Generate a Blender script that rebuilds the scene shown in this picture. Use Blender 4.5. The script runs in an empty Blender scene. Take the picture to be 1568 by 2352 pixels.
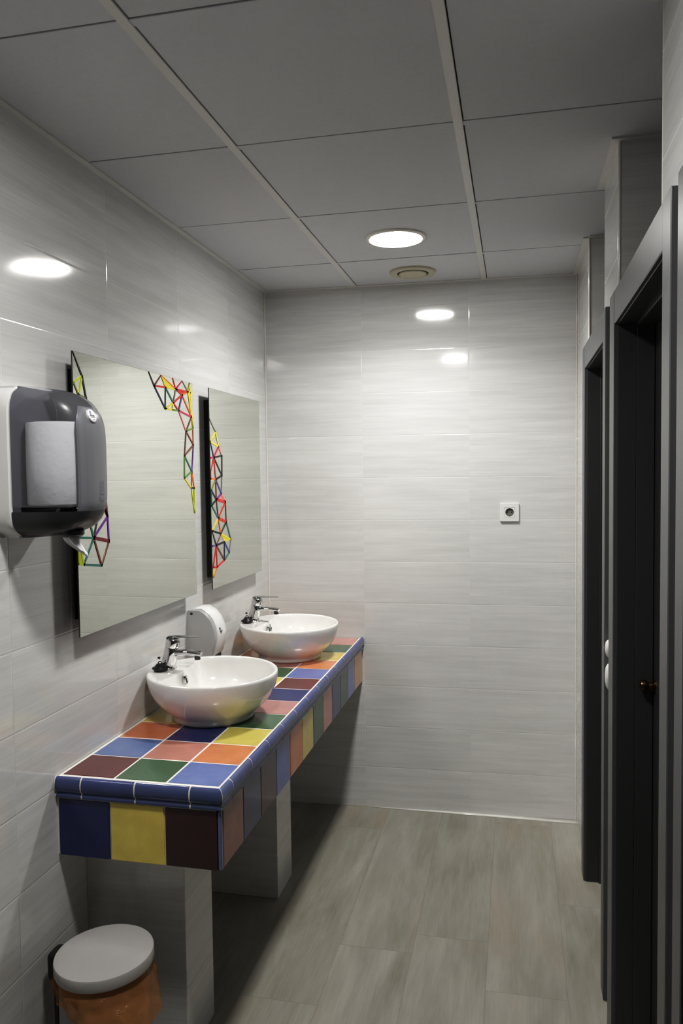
import bpy, bmesh, math, random
from mathutils import Vector, Matrix, noise as mnoise
random.seed(7)
PI = math.pi
scn = bpy.context.scene
COL = scn.collection
D0, SK = 3.6303, .0387          # far wall: y = D0 + SK*x
H = 2.5017
XW, XC = 1.457, 1.443           # right wall plane, door casing plane

# ------------------------------------------------------------------ materials
def nodes(name):
    m = bpy.data.materials.new(name); m.use_nodes = True
    nt = m.node_tree; b = nt.nodes['Principled BSDF']
    return m, nt, b
def N(nt, t, **kw):
    n = nt.nodes.new(t)
    for k, v in kw.items(): setattr(n, k, v)
    return n
def M(nt, op, a, b=None, c=None, clamp=False):
    n = nt.nodes.new('ShaderNodeMath'); n.operation = op; n.use_clamp = clamp
    for i, v in enumerate((a, b, c)):
        if v is None: continue
        if isinstance(v, (int, float)): n.inputs[i].default_value = v
        else: nt.links.new(v, n.inputs[i])
    return n.outputs[0]
def mixc(nt, f, a, b, mode='MIX'):
    n = nt.nodes.new('ShaderNodeMix'); n.data_type = 'RGBA'; n.blend_type = mode
    for s, v in ((n.inputs[0], f), (n.inputs[6], a), (n.inputs[7], b)):
        if isinstance(v, (int, float)): s.default_value = v
        elif isinstance(v, tuple): s.default_value = v if len(v) == 4 else (*v, 1)
        else: nt.links.new(v, s)
    return n.outputs[2]
def simple(name, col, rough=.5, metal=0, var=.06, scale=30, bump=0, spec=.5, coat=0, **kw):
    m, nt, b = nodes(name)
    tc = N(nt, 'ShaderNodeTexCoord'); nz = N(nt, 'ShaderNodeTexNoise')
    nz.inputs['Scale'].default_value = scale; nz.inputs['Detail'].default_value = 3
    nt.links.new(tc.outputs['Object'], nz.inputs['Vector'])
    c = mixc(nt, nz.outputs[0], tuple(min(1, v*(1-var)) for v in col), tuple(min(1, v*(1+var)) for v in col))
    nt.links.new(c, b.inputs['Base Color'])
    b.inputs['Roughness'].default_value = rough; b.inputs['Metallic'].default_value = metal
    b.inputs['Specular IOR Level'].default_value = spec
    b.inputs['Coat Weight'].default_value = coat; b.inputs['Coat Roughness'].default_value = .06
    if bump:
        bp = N(nt, 'ShaderNodeBump'); bp.inputs['Strength'].default_value = bump; bp.inputs['Distance'].default_value = .002
        nt.links.new(nz.outputs[0], bp.inputs['Height']); nt.links.new(bp.outputs[0], b.inputs['Normal'])
    for k, v in kw.items(): b.inputs[k].default_value = v
    return m

def tile_mat(name, ua, uoff, nrm=None, tint=(.66, .66, .652), tw=.5, th=.2, voff=0.0, contrast=.085):
    m, nt, b = nodes(name)
    tc = N(nt, 'ShaderNodeTexCoord'); sp = N(nt, 'ShaderNodeSeparateXYZ')
    nt.links.new(tc.outputs['Object'], sp.inputs[0])
    u = M(nt, 'DIVIDE', M(nt, 'SUBTRACT', sp.outputs[ua], uoff), tw)
    v = M(nt, 'DIVIDE', M(nt, 'SUBTRACT', sp.outputs[2], voff), th)
    iu, iv = M(nt, 'FLOOR', u), M(nt, 'FLOOR', v)
    fu, fv = M(nt, 'SUBTRACT', u, iu), M(nt, 'SUBTRACT', v, iv)
    du = M(nt, 'MULTIPLY', M(nt, 'MINIMUM', fu, M(nt, 'SUBTRACT', 1, fu)), tw)
    dv = M(nt, 'MULTIPLY', M(nt, 'MINIMUM', fv, M(nt, 'SUBTRACT', 1, fv)), th)
    d = M(nt, 'MINIMUM', du, dv)
    cb = N(nt, 'ShaderNodeCombineXYZ'); nt.links.new(iu, cb.inputs[0]); nt.links.new(iv, cb.inputs[1])
    wn = N(nt, 'ShaderNodeTexWhiteNoise', noise_dimensions='2D'); nt.links.new(cb.outputs[0], wn.inputs['Vector'])
    # streaks along the tile
    def streak(su, sv, seed):
        c2 = N(nt, 'ShaderNodeCombineXYZ')
        nt.links.new(M(nt, 'ADD', M(nt, 'MULTIPLY', sp.outputs[ua], su), M(nt, 'MULTIPLY', wn.outputs[0], 37)), c2.inputs[0])
        nt.links.new(M(nt, 'MULTIPLY', sp.outputs[2], sv), c2.inputs[1])
        c2.inputs[2].default_value = seed
        z = N(nt, 'ShaderNodeTexNoise'); z.inputs['Scale'].default_value = 1; z.inputs['Detail'].default_value = 4
        z.inputs['Roughness'].default_value = .6
        nt.links.new(c2.outputs[0], z.inputs['Vector']); return z.outputs[0]
    s1, s2 = streak(2.2, 34, 1), streak(5, 190, 5)
    s = M(nt, 'ADD', M(nt, 'MULTIPLY', s1, .75), M(nt, 'MULTIPLY', s2, .45))
    s = M(nt, 'ADD', s, M(nt, 'MULTIPLY', M(nt, 'SUBTRACT', wn.outputs[0], .5), .10))
    s = M(nt, 'MULTIPLY', M(nt, 'SUBTRACT', s, .38), 2.2, clamp=True)
    lo = tuple(t*(1-contrast*1.6) for t in tint); hi = tuple(min(1, t*(1+contrast)) for t in tint)
    c = mixc(nt, s, lo, hi)
    g = M(nt, 'LESS_THAN', d, .0009)
    c = mixc(nt, M(nt, 'MULTIPLY', g, .45), c, (.72, .70, .66))
    nt.links.new(c, b.inputs['Base Color'])
    b.inputs['Roughness'].default_value = .09
    nt.links.new(M(nt, 'ADD', M(nt, 'MULTIPLY', g, .4), .085), b.inputs['Roughness'])
    b.inputs['Specular IOR Level'].default_value = .6
    hgt = M(nt, 'POWER', M(nt, 'DIVIDE', d, .0035, clamp=True), .55)
    n2 = N(nt, 'ShaderNodeTexNoise'); n2.inputs['Scale'].default_value = 3.2; n2.inputs['Detail'].default_value = 1
    nt.links.new(tc.outputs['Object'], n2.inputs['Vector'])
    bp2 = N(nt, 'ShaderNodeBump'); bp2.inputs['Strength'].default_value = .10; bp2.inputs['Distance'].default_value = .01
    nt.links.new(n2.outputs[0], bp2.inputs['Height'])
    if nrm:
        cn = N(nt, 'ShaderNodeCombineXYZ')
        for i in range(3): cn.inputs[i].default_value = nrm[i]
        nt.links.new(cn.outputs[0], bp2.inputs['Normal'])
    bp = N(nt, 'ShaderNodeBump'); bp.inputs['Strength'].default_value = .55; bp.inputs['Distance'].default_value = .0012
    nt.links.new(hgt, bp.inputs['Height']); nt.links.new(bp2.outputs[0], bp.inputs['Normal'])
    nt.links.new(bp.outputs[0], b.inputs['Normal'])
    return m

def floor_mat():
    m, nt, b = nodes('washed_plank_floor')
    tc = N(nt, 'ShaderNodeTexCoord'); sp = N(nt, 'ShaderNodeSeparateXYZ')
    nt.links.new(tc.outputs['Object'], sp.inputs[0])
    pw, pl = .25, 1.2
    u = M(nt, 'DIVIDE', M(nt, 'SUBTRACT', sp.outputs[0], .09), pw); iu = M(nt, 'FLOOR', u); fu = M(nt, 'SUBTRACT', u, iu)
    wn = N(nt, 'ShaderNodeTexWhiteNoise', noise_dimensions='1D'); nt.links.new(iu, wn.inputs['W'])
    v = M(nt, 'ADD', M(nt, 'DIVIDE', sp.outputs[1], pl), wn.outputs[0]); iv = M(nt, 'FLOOR', v); fv = M(nt, 'SUBTRACT', v, iv)
    du = M(nt, 'MULTIPLY', M(nt, 'MINIMUM', fu, M(nt, 'SUBTRACT', 1, fu)), pw)
    dv = M(nt, 'MULTIPLY', M(nt, 'MINIMUM', fv, M(nt, 'SUBTRACT', 1, fv)), pl)
    d = M(nt, 'MINIMUM', du, dv)
    cb = N(nt, 'ShaderNodeCombineXYZ'); nt.links.new(iu, cb.inputs[0]); nt.links.new(iv, cb.inputs[1])
    w2 = N(nt, 'ShaderNodeTexWhiteNoise', noise_dimensions='2D'); nt.links.new(cb.outputs[0], w2.inputs['Vector'])
    def nz(su, sv, det, seed):
        c2 = N(nt, 'ShaderNodeCombineXYZ')
        nt.links.new(M(nt, 'MULTIPLY', sp.outputs[0], su), c2.inputs[0])
        nt.links.new(M(nt, 'ADD', M(nt, 'MULTIPLY', sp.outputs[1], sv), M(nt, 'MULTIPLY', w2.outputs[0], 23)), c2.inputs[1])
        c2.inputs[2].default_value = seed
        z = N(nt, 'ShaderNodeTexNoise'); z.inputs['Scale'].default_value = 1; z.inputs['Detail'].default_value = det
        z.inputs['Roughness'].default_value = .62; z.inputs['Distortion'].default_value = .5
        nt.links.new(c2.outputs[0], z.inputs['Vector']); return z.outputs[0]
    a, g1, g2 = nz(7, 1.6, 3, 0), nz(26, 2.2, 4, 3), nz(150, 9, 3, 8)
    s = M(nt, 'ADD', M(nt, 'MULTIPLY', a, .55), M(nt, 'ADD', M(nt, 'MULTIPLY', g1, .35), M(nt, 'MULTIPLY', g2, .22)))
    s = M(nt, 'ADD', s, M(nt, 'MULTIPLY', M(nt, 'SUBTRACT', w2.outputs[0], .5), .10))
    s = M(nt, 'MULTIPLY', M(nt, 'SUBTRACT', s, .38), 2.6, clamp=True)
    c = mixc(nt, s, (.175, .166, .138), (.325, .316, .280))
    e = nz(3.2, 1.1, 2, 15)
    c = mixc(nt, M(nt, 'MULTIPLY', M(nt, 'SUBTRACT', e, .5, clamp=True), 2.2, clamp=True), c, (.27, .215, .17))
    gr = M(nt, 'LESS_THAN', d, .0012)
    c = mixc(nt, M(nt, 'MULTIPLY', gr, .45), c, (.15, .14, .12))
    nt.links.new(c, b.inputs['Base Color']); b.inputs['Roughness'].default_value = .42
    b.inputs['Specular IOR Level'].default_value = .35
    bp = N(nt, 'ShaderNodeBump'); bp.inputs['Strength'].default_value = .35; bp.inputs['Distance'].default_value = .001
    nt.links.new(M(nt, 'ADD', M(nt, 'DIVIDE', d, .003, clamp=True), M(nt, 'MULTIPLY', s, .25)), bp.inputs['Height'])
    nt.links.new(bp.outputs[0], b.inputs['Normal'])
    return m

def vcol_mat(name, rough=.2, var=.25, coat=.3, bump=.15):
    m, nt, b = nodes(name)
    at = N(nt, 'ShaderNodeAttribute', attribute_name='Col')
    tc = N(nt, 'ShaderNodeTexCoord'); nz = N(nt, 'ShaderNodeTexNoise'); nz.inputs['Scale'].default_value = 14
    nz.inputs['Detail'].default_value = 5; nz.inputs['Roughness'].default_value = .6
    nt.links.new(tc.outputs['Object'], nz.inputs['Vector'])
    f = M(nt, 'ADD', M(nt, 'MULTIPLY', M(nt, 'SUBTRACT', nz.outputs[0], .5), var*2.2), 1)
    cx = N(nt, 'ShaderNodeCombineXYZ')
    for i in range(3): nt.links.new(f, cx.inputs[i])
    c = mixc(nt, 1.0, at.outputs['Color'], cx.outputs[0], 'MULTIPLY')
    nt.links.new(c, b.inputs['Base Color'])
    b.inputs['Roughness'].default_value = rough; b.inputs['Coat Weight'].default_value = coat
    b.inputs['Coat Roughness'].default_value = .08
    if bump:
        bp = N(nt, 'ShaderNodeBump'); bp.inputs['Strength'].default_value = bump; bp.inputs['Distance'].default_value = .003
        nt.links.new(nz.outputs[0], bp.inputs['Height']); nt.links.new(bp.outputs[0], b.inputs['Normal'])
    return m

def srgb(r, g, b):
    f = lambda c: (c/255/12.92 if c/255 <= .04045 else ((c/255+.055)/1.055)**2.4)
    return (f(r), f(g), f(b))

MAT = {}
MAT['tile_l'] = tile_mat('glazed_tile_left', 1, 2.134)
MAT['tile_f'] = tile_mat('glazed_tile_far', 0, .474, (0, -1, 0))
MAT['tile_r'] = tile_mat('glazed_tile_right', 1, 2.62)
for _n in MAT['tile_r'].node_tree.nodes:
    if _n.type == 'BUMP' and _n.inputs['Distance'].default_value > .005: _n.inputs['Strength'].default_value = .02
    elif _n.type == 'BUMP': _n.inputs['Strength'].default_value = .2
MAT['tile_x'] = tile_mat('glazed_tile_partition', 0, 1.457)
MAT['floor'] = floor_mat()
MAT['panel'] = simple('ceiling_board', (.60, .61, .635), .9, var=.03, scale=60, bump=.3, spec=.2)
MAT['grid'] = simple('ceiling_grid_metal', (.64, .635, .62), .45, var=.02, spec=.4)
MAT['gap'] = simple('dark_gap', (.05, .05, .05), .9)
MAT['anth'] = simple('anthracite_door_finish', (.085, .088, .092), .33, var=.05, spec=.5)
MAT['anth_dark'] = simple('dark_door_finish', (.045, .046, .048), .38, var=.06)
MAT['bead'] = simple('white_corner_bead', (.74, .72, .68), .12, var=.02)
MAT['glaze'] = vcol_mat('glazed_coloured_tile')
MAT['grout'] = simple('pale_grout', (.80, .76, .71), .85, var=.12, scale=90)
MAT['ceramic'] = simple('white_glazed_ceramic', (.80, .79, .77), .07, var=.01, spec=.6, coat=.4)
MAT['chrome'] = simple('polished_chrome', (.62, .62, .62), .06, 1, var=.02)
MAT['rubber'] = simple('black_rubber', (.008, .008, .008), .4, var=.2)
MAT['darkhole'] = simple('dark_opening', (.01, .01, .01), .6)
MAT['mirror'] = simple('mirror_glass', (.80, .82, .755), .0, 1, var=.0)
MAT['mirror_edge'] = simple('mirror_edge', (.04, .05, .045), .2)
MAT['black'] = simple('black_backing', (.006, .006, .006), .6)
MAT['lines'] = vcol_mat('coloured_line_print', .4, .05, 0, 0)
MAT['white_plastic'] = simple('white_plastic', (.74, .74, .73), .22, var=.02, spec=.5)
MAT['grey_plastic'] = simple('light_grey_plastic', (.50, .50, .50), .3, var=.02)
MAT['tray'] = simple('dark_grey_plastic', (.035, .036, .04), .28, var=.05)
MAT['paper'] = simple('white_paper', (.88, .88, .89), .9, var=.06, scale=50, bump=.6)
MAT['cream'] = simple('cream_vent_plastic', (.52, .49, .38), .5, var=.02)
MAT['blue'] = simple('blue_logo_print', srgb(50, 80, 150), .4)
MAT['navy'] = simple('navy_logo_print', srgb(30, 30, 60), .4)
MAT['brass'] = simple('aged_brass', (.14, .075, .035), .35, 1, var=.1)
MAT['bin'] = simple('bin_painted_metal', (.50, .49, .48), .42, var=.03)
MAT['bin_body'] = simple('bin_body_metal', (.36, .37, .365), .35, var=.04)

def cover_mat(op=.27):
    m, nt, b = nodes('smoked_translucent_plastic')
    tc = N(nt, 'ShaderNodeTexCoord'); nz = N(nt, 'ShaderNodeTexNoise'); nz.inputs['Scale'].default_value = 8
    nt.links.new(tc.outputs['Object'], nz.inputs['Vector'])
    c = mixc(nt, nz.outputs[0], (.24, .245, .265), (.27, .275, .295)); nt.links.new(c, b.inputs['Base Color'])
    b.inputs['Roughness'].default_value = .27; b.inputs['Specular IOR Level'].default_value = .8
    tr = N(nt, 'ShaderNodeBsdfTransparent'); tr.inputs[0].default_value = (.93, .93, .96, 1)
    mx = N(nt, 'ShaderNodeMixShader'); mx.inputs[0].default_value = op
    nt.links.new(tr.outputs[0], mx.inputs[1]); nt.links.new(b.outputs[0], mx.inputs[2])
    nt.links.new(mx.outputs[0], nt.nodes['Material Output'].inputs[0])
    return m
MAT['inner'] = simple('inner_dark_plastic', (.12, .12, .14), .5)
MAT['recess'] = simple('socket_recess_shade', (.17, .165, .15), .4); MAT['cover'] = cover_mat(); MAT['panel_tr'] = cover_mat(.72)  # recess colour darkened to stand for the shade inside the socket
MAT['cover_solid'] = simple('smoked_grey_panel', (.17, .172, .19), .3, var=.03)
def bag_mat():
    m, nt, b = nodes('orange_bin_liner')
    tc = N(nt, 'ShaderNodeTexCoord'); nz = N(nt, 'ShaderNodeTexNoise'); nz.inputs['Scale'].default_value = 22
    nz.inputs['Detail'].default_value = 4; nz.inputs['Distortion'].default_value = 1.5
    nt.links.new(tc.outputs['Object'], nz.inputs['Vector'])
    c = mixc(nt, nz.outputs[0], (.50, .20, .07), (.66, .38, .18)); nt.links.new(c, b.inputs['Base Color'])
    b.inputs['Roughness'].default_value = .22
    bp = N(nt, 'ShaderNodeBump'); bp.inputs['Strength'].default_value = .9; bp.inputs['Distance'].default_value = .006
    nt.links.new(nz.outputs[0], bp.inputs['Height']); nt.links.new(bp.outputs[0], b.inputs['Normal'])
    tr = N(nt, 'ShaderNodeBsdfTransparent'); tr.inputs[0].default_value = (1, .66, .40, 1)
    mx = N(nt, 'ShaderNodeMixShader'); mx.inputs[0].default_value = .30
    nt.links.new(tr.outputs[0], mx.inputs[1]); nt.links.new(b.outputs[0], mx.inputs[2])
    nt.links.new(mx.outputs[0], nt.nodes['Material Output'].inputs[0])
    return m
MAT['bag'] = bag_mat()
def lamp_mat():
    m, nt, b = nodes('lamp_diffuser')
    e = N(nt, 'ShaderNodeEmission'); e.inputs[0].default_value = (1, .985, .95, 1); e.inputs[1].default_value = LAMP
    nt.links.new(e.outputs[0], nt.nodes['Material Output'].inputs[0]); return m
LAMP = 78.0
MAT['lamp'] = lamp_mat()

# ------------------------------------------------------------------ mesh helpers
def new(): return bmesh.new()
def obj(name, bm, mats, parent=None, smooth=False, auto=None):
    if parent is not None:
        bmesh.ops.transform(bm, matrix=parent.matrix_basis.inverted(), verts=bm.verts)
    me = bpy.data.meshes.new(name)
    bmesh.ops.recalc_face_normals(bm, faces=bm.faces)
    bm.to_mesh(me); bm.free()
    for m in (mats if isinstance(mats, (list, tuple)) else [mats]): me.materials.append(MAT[m])
    o = bpy.data.objects.new(name, me); COL.objects.link(o)
    if smooth:
        for p in me.polygons: p.use_smooth = True
        if auto: me.set_sharp_from_angle(angle=math.radians(auto))
    if parent is not None: o.parent = parent
    return o
def sub(name, bm, mats, parent, **kw):
    # sub-part: parent is a part (identity basis) of a thing; geometry given in world coordinates
    root = parent.parent
    if root is not None: bmesh.ops.transform(bm, matrix=root.matrix_basis.inverted(), verts=bm.verts)
    o = obj(name, bm, mats, None, **kw); o.parent = parent; return o
def thing(name, label, cat, loc, rz=0, group=None, kind=None):
    o = bpy.data.objects.new(name, None); COL.objects.link(o)
    o.empty_display_size = .05
    o.matrix_basis = Matrix.Translation(Vector(loc)) @ Matrix.Rotation(rz, 4, 'Z')
    o['label'] = label; o['category'] = cat
    if group: o['group'] = group
    if kind: o['kind'] = kind
    return o
def copy_tree(o, parent=None):
    c = o.copy(); COL.objects.link(c)
    if parent is not None: c.parent = parent
    for ch in list(o.children): copy_tree(ch, c)
    return c
def setcol(bm, faces, col):
    L = bm.loops.layers.float_color.get('Col') or bm.loops.layers.float_color.new('Col')
    for f in faces:
        for l in f.loops: l[L] = (*col, 1)
def box(bm, x0, x1, y0, y1, z0, z1, bev=0, seg=1, mi=0, col=None):
    t = bmesh.new()
    bmesh.ops.create_cube(t, size=1)
    for v in t.verts:
        v.co = Vector((x0 if v.co.x < 0 else x1, y0 if v.co.y < 0 else y1, z0 if v.co.z < 0 else z1))
    if bev: bmesh.ops.bevel(t, geom=t.edges[:], offset=bev, segments=seg, affect='EDGES', profile=.5)
    for f in t.faces: f.material_index = mi
    if col is not None: setcol(t, t.faces, col)
    me = bpy.data.meshes.new('_t'); t.to_mesh(me); t.free()
    n = len(bm.faces); bm.from_mesh(me); bpy.data.meshes.remove(me)
    bm.faces.ensure_lookup_table(); return bm.faces[n:]
def poly(bm, pts, mi=0, col=None):
    f = bm.faces.new([bm.verts.new(p) for p in pts]); f.material_index = mi
    if col is not None: setcol(bm, [f], col)
    return f
def loft(bm, rings, close=True, cap0=False, cap1=False, mi=0):
    R = [[bm.verts.new(p) for p in r] for r in rings]
    n = len(R[0])
    for a, b in zip(R, R[1:]):
        for i in range(n if close else n-1):
            f = bm.faces.new((a[i], a[(i+1) % n], b[(i+1) % n], b[i])); f.material_index = mi
    if cap0: bm.faces.new(R[0][::-1]).material_index = mi
    if cap1: bm.faces.new(R[-1]).material_index = mi
    return R
def lathe(bm, prof, c=(0, 0, 0), n=48, cap0=False, cap1=False, mi=0, axis='Z'):
    rings = []
    for r, h in prof:
        ring = []
        for i in range(n):
            a = 2*PI*i/n; x, y = r*math.cos(a), r*math.sin(a)
            p = (x, y, h) if axis == 'Z' else ((h, x, y) if axis == 'X' else (x, h, y))
            ring.append((c[0]+p[0], c[1]+p[1], c[2]+p[2]))
        rings.append(ring)
    return loft(bm, rings, True, cap0, cap1, mi)
def tube(bm, pts, rad, n=12, caps=True, mi=0, squash=None):
    pts = [Vector(p) for p in pts]; rings = []
    up = Vector((0, 0, 1))
    for i, p in enumerate(pts):
        t = (pts[min(i+1, len(pts)-1)]-pts[max(i-1, 0)]).normalized()
        s = t.cross(up)
        if s.length < 1e-3: s = t.cross(Vector((0, 1, 0)))
        s.normalize(); u = s.cross(t)
        r = rad[i] if isinstance(rad, (list, tuple)) else rad
        ra, rb = r if isinstance(r, (list, tuple)) else (r, r)
        rings.append([p+s*ra*math.cos(2*PI*k/n)+u*rb*math.sin(2*PI*k/n) for k in range(n)])
    return loft(bm, rings, True, caps, caps, mi)

# ------------------------------------------------------------------ room shell
def struct(o, label=None):
    o['kind'] = 'structure'
    if label: o['label'] = label
    return o
bm = new(); box(bm, -.1, 2.9, -1.9, 3.95, -.1, 0); struct(obj('floor', bm, 'floor'), 'pale grey-beige wood-look plank floor of the washroom')
bm = new(); box(bm, -.12, 0, -1.9, 3.9, 0, H+.08); struct(obj('wall_left', bm, 'tile_l'), 'glossy streaked pale grey tiled wall behind the basins')
bm = new()
x0, x1 = -.12, 2.9
for f in box(bm, x0, x1, 0, .12, 0, H+.08): pass
for v in bm.verts: v.co.y += D0+SK*v.co.x
struct(obj('wall_far', bm, 'tile_f'), 'glossy pale grey tiled end wall with the socket')
bm = new(); box(bm, 0, XW, -1.9, -1.8, 0, H+.08); struct(obj('wall_near', bm, 'anth'), 'unseen end wall behind the viewer, coloured dark to cut bounced light')  # out of view; dark finish chosen so it returns little light
# right wall: piers and the wall over and beside the doors
bm = new()
box(bm, XW, XW+.14, 3.16, D0+SK*XW, 0, 2.08)
box(bm, XW, XW+.14, 3.12, D0+SK*XW, 2.08, H+.02)
box(bm, XW, XW+.14, 2.24, 2.58, 0, H+.02)
box(bm, XW, XW+.14, 1.33, 1.50, 0, 2.08)
box(bm, XW, XW+.14, -1.9, 1.598, 2.08, H+.02)
box(bm, XW, XW+.14, .40, .60, 0, 2.08)
box(bm, XW, XW+.14, -1.9, -.38, 0, 2.08)
struct(obj('wall_right', bm, 'tile_r'), 'tiled piers and wall around the dark cubicle doors')
bm = new()
for y0, y1 in ((2.241, 2.579), (3.161, 3.60), (1.20, 1.31)):
    box(bm, XW+.14, 2.75, y0, y1, 0, H+.02)
struct(obj('wall_partition', bm, 'tile_x'), 'tiled partition walls between the cubicles')
bm = new(); box(bm, 2.75, 2.85, -1.9, 3.75, 0, H+.02); struct(obj('wall_cubicle', bm, 'tile_r'), 'back wall inside the cubicles')
# white corner beads on piers
bm = new()
for y in (2.24, 3.12):
    lathe(bm, [(.005, 2.105), (.005, H)], (XW+.003, y+.003, 0), 10)
for y in (1.598,):
    lathe(bm, [(.004, 2.105), (.004, H)], (XW+.003, y-.003, 0), 10)
struct(obj('trim_3', bm, 'bead', smooth=True), 'white corner beads on the tiled piers')
bm = new()
lathe(bm, [(.004, .84), (.004, H)], (.003, D0-.003, 0), 8)
lathe(bm, [(.004, .0), (.004, H)], (XW-.003, D0+SK*XW-.003, 0), 8)
box(bm, .48, XW, D0+.018-.001, D0+.02+.03, 0, .0025)
struct(obj('trim_4', bm, 'bead', smooth=True), 'pale silicone lines in the wall corners')

# ceiling boards + grid
gx = [-.156, .444, 1.045, 1.645, 2.245, 2.845]
gy = [1.437-.6*k for k in range(5, 0, -1)] + [1.437, 2.037, 2.637, 3.235, 3.835]
bm = new()
poly(bm, [(-.1, -1.9, H+.012), (2.9, -1.9, H+.012), (2.9, 3.95, H+.012), (-.1, 3.95, H+.012)], 1)
poly(bm, [(-.1, -1.9, H+.07), (-.1, 3.95, H+.07), (2.9, 3.95, H+.07), (2.9, -1.9, H+.07)], 1)
for i in range(len(gx)-1):
    for j in range(len(gy)-1):
        a0, a1 = max(gx[i]+.0150, .018), gx[i+1]-.012
        b0, b1 = gy[j]+.0120, gy[j+1]-.0155
        a1 = min(a1, 2.74)
        if a1 <= a0: continue
        box(bm, a0, a1, b0, b1, H+.003+random.uniform(-.0008, .0008), H+.014)
struct(obj('ceiling', bm, ['panel', 'gap']), 'grey square ceiling boards in a suspended grid')
bm = new()
for x in gx[1:-1]: box(bm, x-.012, x+.012, -1.9, 3.9, H-.0005, H+.012, .001)
for y in gy: box(bm, .012, 2.75, y-.012, y+.012, H+.0015, H+.012, .001, mi=1)
struct(obj('trim_1', bm, ['grid', 'panel']), 'pale metal runners of the suspended ceiling')
bm = new()
box(bm, 0, .020, -1.9, D0, H-.003, H+.006)
box(bm, 0, 2.7, D0-.02, D0+.0, H-.001, H+.006)
for v in bm.verts:
    if v.co.y > D0-.05 and v.co.x > .03: v.co.y += SK*v.co.x
box(bm, XW-.020, XW, 3.12, D0+.06, H-.003, H+.006)
box(bm, XW-.020, XW, 2.22, 2.60, H-.003, H+.006)
box(bm, XW-.020, XW, -1.9, 1.60, H-.003, H+.006)
box(bm, XW, 2.7, 2.22, 2.24, H-.003, H+.006)
box(bm, XW, 2.7, 3.10, 3.12, H-.003, H+.006)
struct(obj('trim_2', bm, 'grid'), 'angle trim round the edge of the ceiling')

# ------------------------------------------------------------------ cubicle doors
def make_door(n, yo0, yi0, yi1, yo1, label, leafx=1.535, knob=None, far_only=False):
    t = thing('door_%d' % n, label, 'door', (XW, (yo0+yo1)/2, 0), kind='structure')
    Zi, Zo = 2.012, 2.10
    bm = new()
    box(bm, XC, XW+.001, yi1, yo1, 0, Zo, .002)
    box(bm, XC, XW+.001, yo0, yi0, 0, Zo, .002)
    obj('casing', bm, 'anth', t)
    bm = new(); box(bm, XC+.0005, XW+.001, yi0, yi1, Zi, Zo-.0005, .002)
    obj('head_casing', bm, 'anth', t)
    bm = new()   # lining with steps
    for a, b2, e in ((XW-.004, 1.500, .0), (1.500, 1.545, .008), (1.545, 1.60, .003)):
        box(bm, a, b2, yi1-.004-e, yi1+.02, 0, Zi+.012, .001)
        box(bm, a, b2, yi0-.02, yi0+.004+e, 0, Zi+.012, .001)
        box(bm, a, b2, yi0, yi1, Zi-.002-e, Zi+.02, .001)
    box(bm, XW, 1.597, yi0-.02, yi1+.02, Zi+.02, 2.085)
    obj('door_lining', bm, 'anth_dark', t)
    bm = new()
    box(bm, leafx+.012, leafx+.047, yi0+.006, yi1-.006, .01, Zi-.006, .002)
    lf = obj('door_leaf', bm, 'anth_dark', t)
    if knob:
        y, z = knob
        bm = new()
        lathe(bm, [(0, 0), (.018, 0), (.018, -.004), (.008, -.007), (.007, -.016), (.012, -.020), (.016, -.028), (.013, -.036), (0, -.039)], (leafx+.012, y, z), 24, axis='X')
        sub('door_knob', bm, 'brass', lf, smooth=True, auto=50)
    return t
make_door(1, 2.42, 2.49, 3.135, 3.225, 'far dark anthracite cubicle door and frame beside the tiled end wall')
make_door(2, 1.432, 1.508, 2.213, 2.312, 'middle dark anthracite cubicle door and frame with a brass knob', knob=(2.182, 1.044))
make_door(4, -.42, -.34, .36, .44, 'unseen dark door added behind the viewer to cut bounced light')  # extra unseen door, added so the near right wall bounces less light
make_door(3, .55, .63, 1.305, 1.372, 'nearest dark anthracite cubicle door frame at the right edge')

for i, (z, hh, lab) in enumerate(((1.100, .027, 'upper small white domed fitting between two dark door frames'), (1.017, .040, 'lower, larger white domed fitting between two dark door frames'))):
    bm = new()
    lathe(bm, [(0, -.0172), (.35, -.0168), (.7, -.015), (.92, -.010), (1, -.004), (1, 0)], (XW, 2.366, z), 28, axis='X')
    for v in bm.verts:
        v.co.y = 2.366+(v.co.y-2.366)*.028; v.co.z = z+(v.co.z-z)*hh
    o = obj('wall_fitting', bm, 'white_plastic', smooth=True)
    o['label'] = lab; o['category'] = 'wall fitting'

# ------------------------------------------------------------------ counter
C_ = dict(brown=srgb(105, 48, 44), green=srgb(52, 98, 62), lblue=srgb(92, 112, 180), pink=srgb(196, 120, 108),
          orange=srgb(216, 122, 52), yellow=srgb(214, 188, 48), navy=srgb(30, 44, 110), teal=srgb(48, 76, 66), choc=srgb(74, 42, 38), pink_shade=srgb(150, 96, 84), lblue_shade=srgb(60, 70, 112), orange2=srgb(210, 146, 66), yellow2=srgb(235, 208, 30), strip=srgb(106, 118, 158))
for _k in C_:
    _l = .3*C_[_k][0]+.55*C_[_k][1]+.15*C_[_k][2]; C_[_k] = tuple(v*.72+_l*.24 for v in C_[_k])
ZT = .833
ct = thing('washbasin_counter', 'long counter clad in multicoloured glazed tiles with blue moulded edge, on tiled supports', 'counter', (.23, 2.72, 0))
bm = new()
box(bm, .002, .455, 1.805, D0-.001, .625, ZT-.0012, mi=1)
xs = [.008, .160, .308, .4535]
ys = [1.815+.1502*k for k in range(13)]; ys[-1] = D0-.004
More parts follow.
